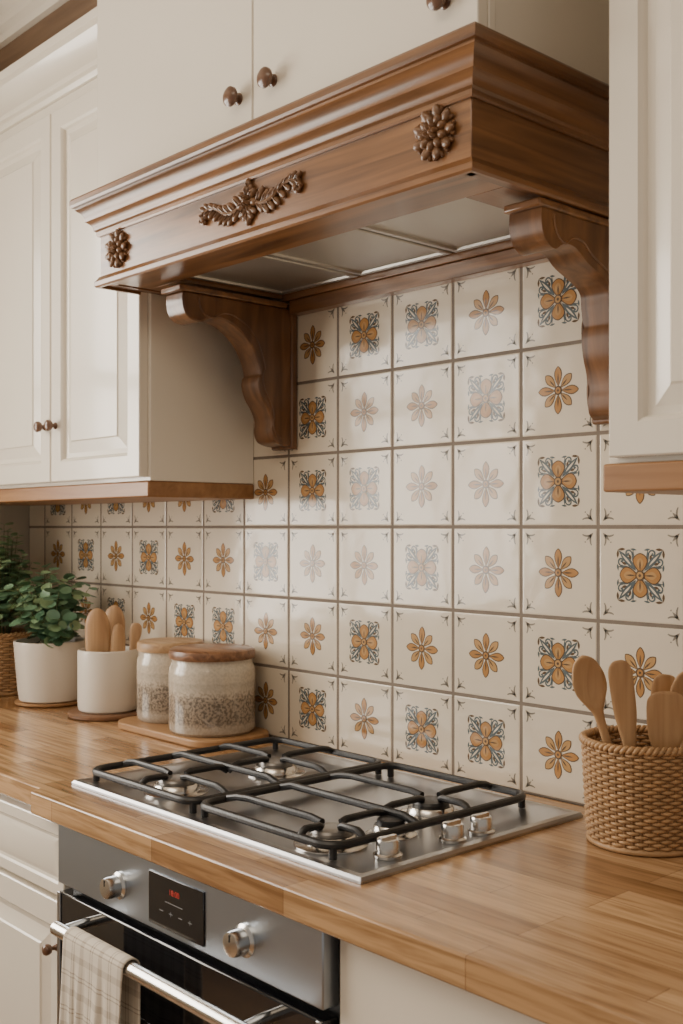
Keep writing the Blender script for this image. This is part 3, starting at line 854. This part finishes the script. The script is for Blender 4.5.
def wicker(name, x, y, z0, rb, rt, h, rows, stakes, parent, mat, strand=.0036):
    bm = bmesh.new()
    nseg = stakes*6
    for i in range(rows):
        t = (i+.5)/rows; zz = z0+.004+t*(h-.012); r = rb+(rt-rb)*t**.8
        pts = []
        for k in range(nseg):
            a = 2*pi*k/nseg
            rr = r+.0022*math.sin(stakes/2*a*1.0+(pi if i % 2 else 0))
            pts.append((x+rr*math.cos(a), y+rr*math.sin(a), zz+random.uniform(-.0003, .0003)))
        tube(bm, pts, strand, 6, closed=True, mi=0)
    for k in range(stakes):
        a = 2*pi*(k+.5)/stakes*1.0
        tube(bm, [(x+rb*math.cos(a), y+rb*math.sin(a), z0+.003), (x+(rb+rt)/2*1.006*math.cos(a), y+(rb+rt)/2*1.006*math.sin(a), z0+h*.5), (x+rt*math.cos(a), y+rt*math.sin(a), z0+h-.006)], .0024, 6, mi=1)
    for ph in (0, pi):
        pts = []
        for k in range(stakes*8):
            a = 2*pi*k/(stakes*8); b_ = a*stakes*.75+ph
            rr = rt+.001+.0030*math.cos(b_); pts.append((x+rr*math.cos(a), y+rr*math.sin(a), z0+h-.003+.0030*math.sin(b_)))
        tube(bm, pts, .0036, 6, closed=True, mi=0)
    pts = [(x+(rb+.001)*math.cos(2*pi*k/64), y+(rb+.001)*math.sin(2*pi*k/64), z0+.0045) for k in range(64)]
    tube(bm, pts, .0045, 6, closed=True, mi=0)
    lathe(bm, [(0, z0+.002), (rb, z0+.002), (rb, z0+.005), (0, z0+.005)], x, y, 40, mi=1)
    return bm
BX, BY = .150, -.104
bm = wicker("b", BX, BY, ZT, .077, .0855, .148, 28, 44, None, M_wicker, strand=.0026)
finish("wicker_basket", bm, [M_wicker, M_wickerd], label="round woven wicker basket holding wooden utensils by the tiled wall", category="basket", angle=80)
zb = ZT+.010; C = (BX, BY)
loft_utensil("wooden_spoon", up(C, -.020, .025, zb), up(C, -.098, .034, 1.170), spoon_st(.024, .70), "wooden spoon leaning out of the wicker basket", "spoon", roll=.95)
loft_utensil("wooden_spatula", up(C, -.015, .045, zb), up(C, -.050, .048, 1.165), spat_st(.017, .58), "flat wooden spatula standing in the wicker basket", "spatula", roll=.8)
loft_utensil("wooden_spatula", up(C, .018, .040, zb), up(C, .016, .050, 1.122), spat_st(.027, .60), "short wide wooden spatula in the wicker basket", "spatula", roll=.75)
loft_utensil("wooden_spatula", up(C, .010, -.025, zb), up(C, .040, -.030, 1.135), spat_st(.020, .62), "wooden turner standing in the wicker basket", "spatula", roll=.9)
loft_utensil("wooden_spoon", up(C, .045, .005, zb), up(C, .062, .010, 1.148), spoon_st(.026, .66), "wooden spoon leaning outward in the wicker basket", "spoon", roll=.8)

def foliage(name, parent, cx, cy, z0, nst, spread, hmin, hmax, leafr, mats, pairs=7, ovalness=1.1, bias=(0, 0)):
    bm = bmesh.new()
    for s in range(nst):
        a = random.uniform(0, 2*pi); q = random.random()**.6
        h = random.uniform(hmin, hmax)*(1-.35*q*q)
        ex = cx+bias[0]*q+math.cos(a)*spread*q; ey = cy+math.sin(a)*spread*q*.8
        ey = min(ey, -.028)
        p0 = Vector((cx+math.cos(a)*.02, cy+math.sin(a)*.02, z0)); p2 = Vector((ex, ey, z0+h))
        p1 = Vector(((p0.x*.55+ex*.45), (p0.y*.55+ey*.45), z0+h*.65))
        pts = [(p0*(1-t)**2+p1*2*t*(1-t)+p2*t*t) for t in [i/8 for i in range(9)]]
        tube(bm, pts, .0012, 5, mi=0, radii=[.0016-.001*i/8 for i in range(9)])
        for k in range(pairs):
            t = .25+.75*k/(pairs-1)
            p = p0*(1-t)**2+p1*2*t*(1-t)+p2*t*t
            tn = ((p1-p0)*(1-t)+(p2-p1)*t).normalized()
            base = random.uniform(0, pi)
            for sgn in (0, pi):
                b_ = base+sgn+random.uniform(-.3, .3)
                side = Vector((math.cos(b_), math.sin(b_), random.uniform(-.1, .5))); side = (side-tn*side.dot(tn)*.6).normalized()
                r = leafr*random.uniform(.65, 1.15)*(1-.3*t)
                nrm = (tn+Vector((random.uniform(-.6, .6), random.uniform(-.9, .3), random.uniform(0, .6)))).normalized()
                w = side.cross(nrm).normalized(); nn = w.cross(side)
                c0 = p+side*.003
                if c0.y+side.y*2*r*ovalness > -.006: side.y = -abs(side.y)
                mi = random.choice((1, 2, 2, 3))
                ctr = bm.verts.new(c0+side*r*ovalness-nn*r*.12)
                ring = []
                for m_ in range(10):
                    an = 2*pi*m_/10
                    ring.append(bm.verts.new(c0+side*(r*ovalness*(1-math.cos(an)))+w*(r*.85*math.sin(an))+nn*(r*.10*abs(math.sin(an)))))
                for m_ in range(10):
                    f = bm.faces.new((ctr, ring[m_], ring[(m_+1) % 10])); f.material_index = mi
    return finish(name, bm, mats, parent, recalc=False, angle=180)
PX, PY = -1.560, -.135
pl = empty("potted_plant", (PX, PY, ZT), "leafy eucalyptus plant in white ceramic pot on a wood saucer", "plant")
hollow("saucer", PX, PY, ZT, [(0, 0), (.080, 0), (.087, .004), (.087, .008), (.078, .008), (0, .007)], M_board, pl, label="wooden saucer")
hollow("pot", PX, PY, ZT+.0085, [(0, 0), (.070, 0), (.076, .004), (.080, .03), (.088, .125), (.090, .148), (.0895, .152), (.085, .152), (.083, .125), (.0, .125)], M_pot, pl)
hollow("soil", PX, PY, ZT+.134, [(0, 0), (.082, 0), (.082, .004), (.04, .009), (0, .010)], M_soil, pl)
foliage("foliage", pl, PX+.020, PY, ZT+.142, 36, .130, .09, .235, .0205, [M_stem, M_leaf1, M_leaf2, M_leaf3], pairs=6)
QX, QY = -1.815, -.150
pl = empty("potted_plant", (QX, QY, ZT), "light green bushy herb in a woven basket pot", "plant")
bm = wicker("b", QX, QY, ZT, .072, .084, .165, 22, 26, None, M_wicker)
finish("basket_pot", bm, [M_wicker, M_wickerd], pl, angle=80)
hollow("soil", QX, QY, ZT+.14, [(0, 0), (.076, 0), (.076, .004), (.04, .009), (0, .010)], M_soil, pl)
foliage("foliage", pl, QX+.008, QY, ZT+.148, 46, .098, .17, .325, .0155, [M_stem, M_leaf2, M_leaf3, M_leaf3], pairs=9, ovalness=1.3)

# ------------------------------------------------------------------ lights
def area(name, loc, rot, sx, sy, power, col):
    l = bpy.data.lights.new(name, 'AREA'); l.shape = 'RECTANGLE'; l.size = sx; l.size_y = sy
    l.energy = power; l.color = col
    o = bpy.data.objects.new(name, l); o.location = loc; o.rotation_euler = rot; COL.objects.link(o); return o
area("window_daylight", (XL-.25, (WY0+WY1)/2, (WZ0+WZ1)/2+.05), (0, -pi/2, 0), 1.7, 2.0, 135, (1.0, .93, .83))
area("ceiling_fill", (.3, -1.9, 2.66), (0, 0, 0), 1.4, 1.0, 18, (1.0, .84, .64))  # added overhead fill to brighten the room, no fixture there
w = bpy.data.worlds.new("world"); scene.world = w; w.use_nodes = True
w.node_tree.nodes["Background"].inputs[0].default_value = (1.0, .91, .80, 1)
w.node_tree.nodes["Background"].inputs[1].default_value = .38

# ------------------------------------------------------------------ camera
cd = bpy.data.cameras.new("camera"); cam = bpy.data.objects.new("camera", cd); COL.objects.link(cam)
cam.location = (1.0157, -1.4887, 1.35)
cam.rotation_euler = (pi/2, 0, math.radians(47.43))
cd.sensor_fit = 'VERTICAL'; cd.sensor_height = 36; cd.lens = 1100/1024*36
cd.shift_y = 15/1024
cd.clip_start = .05
cd.dof.use_dof = True; cd.dof.focus_distance = 1.85; cd.dof.aperture_fstop = 8
scene.camera = cam
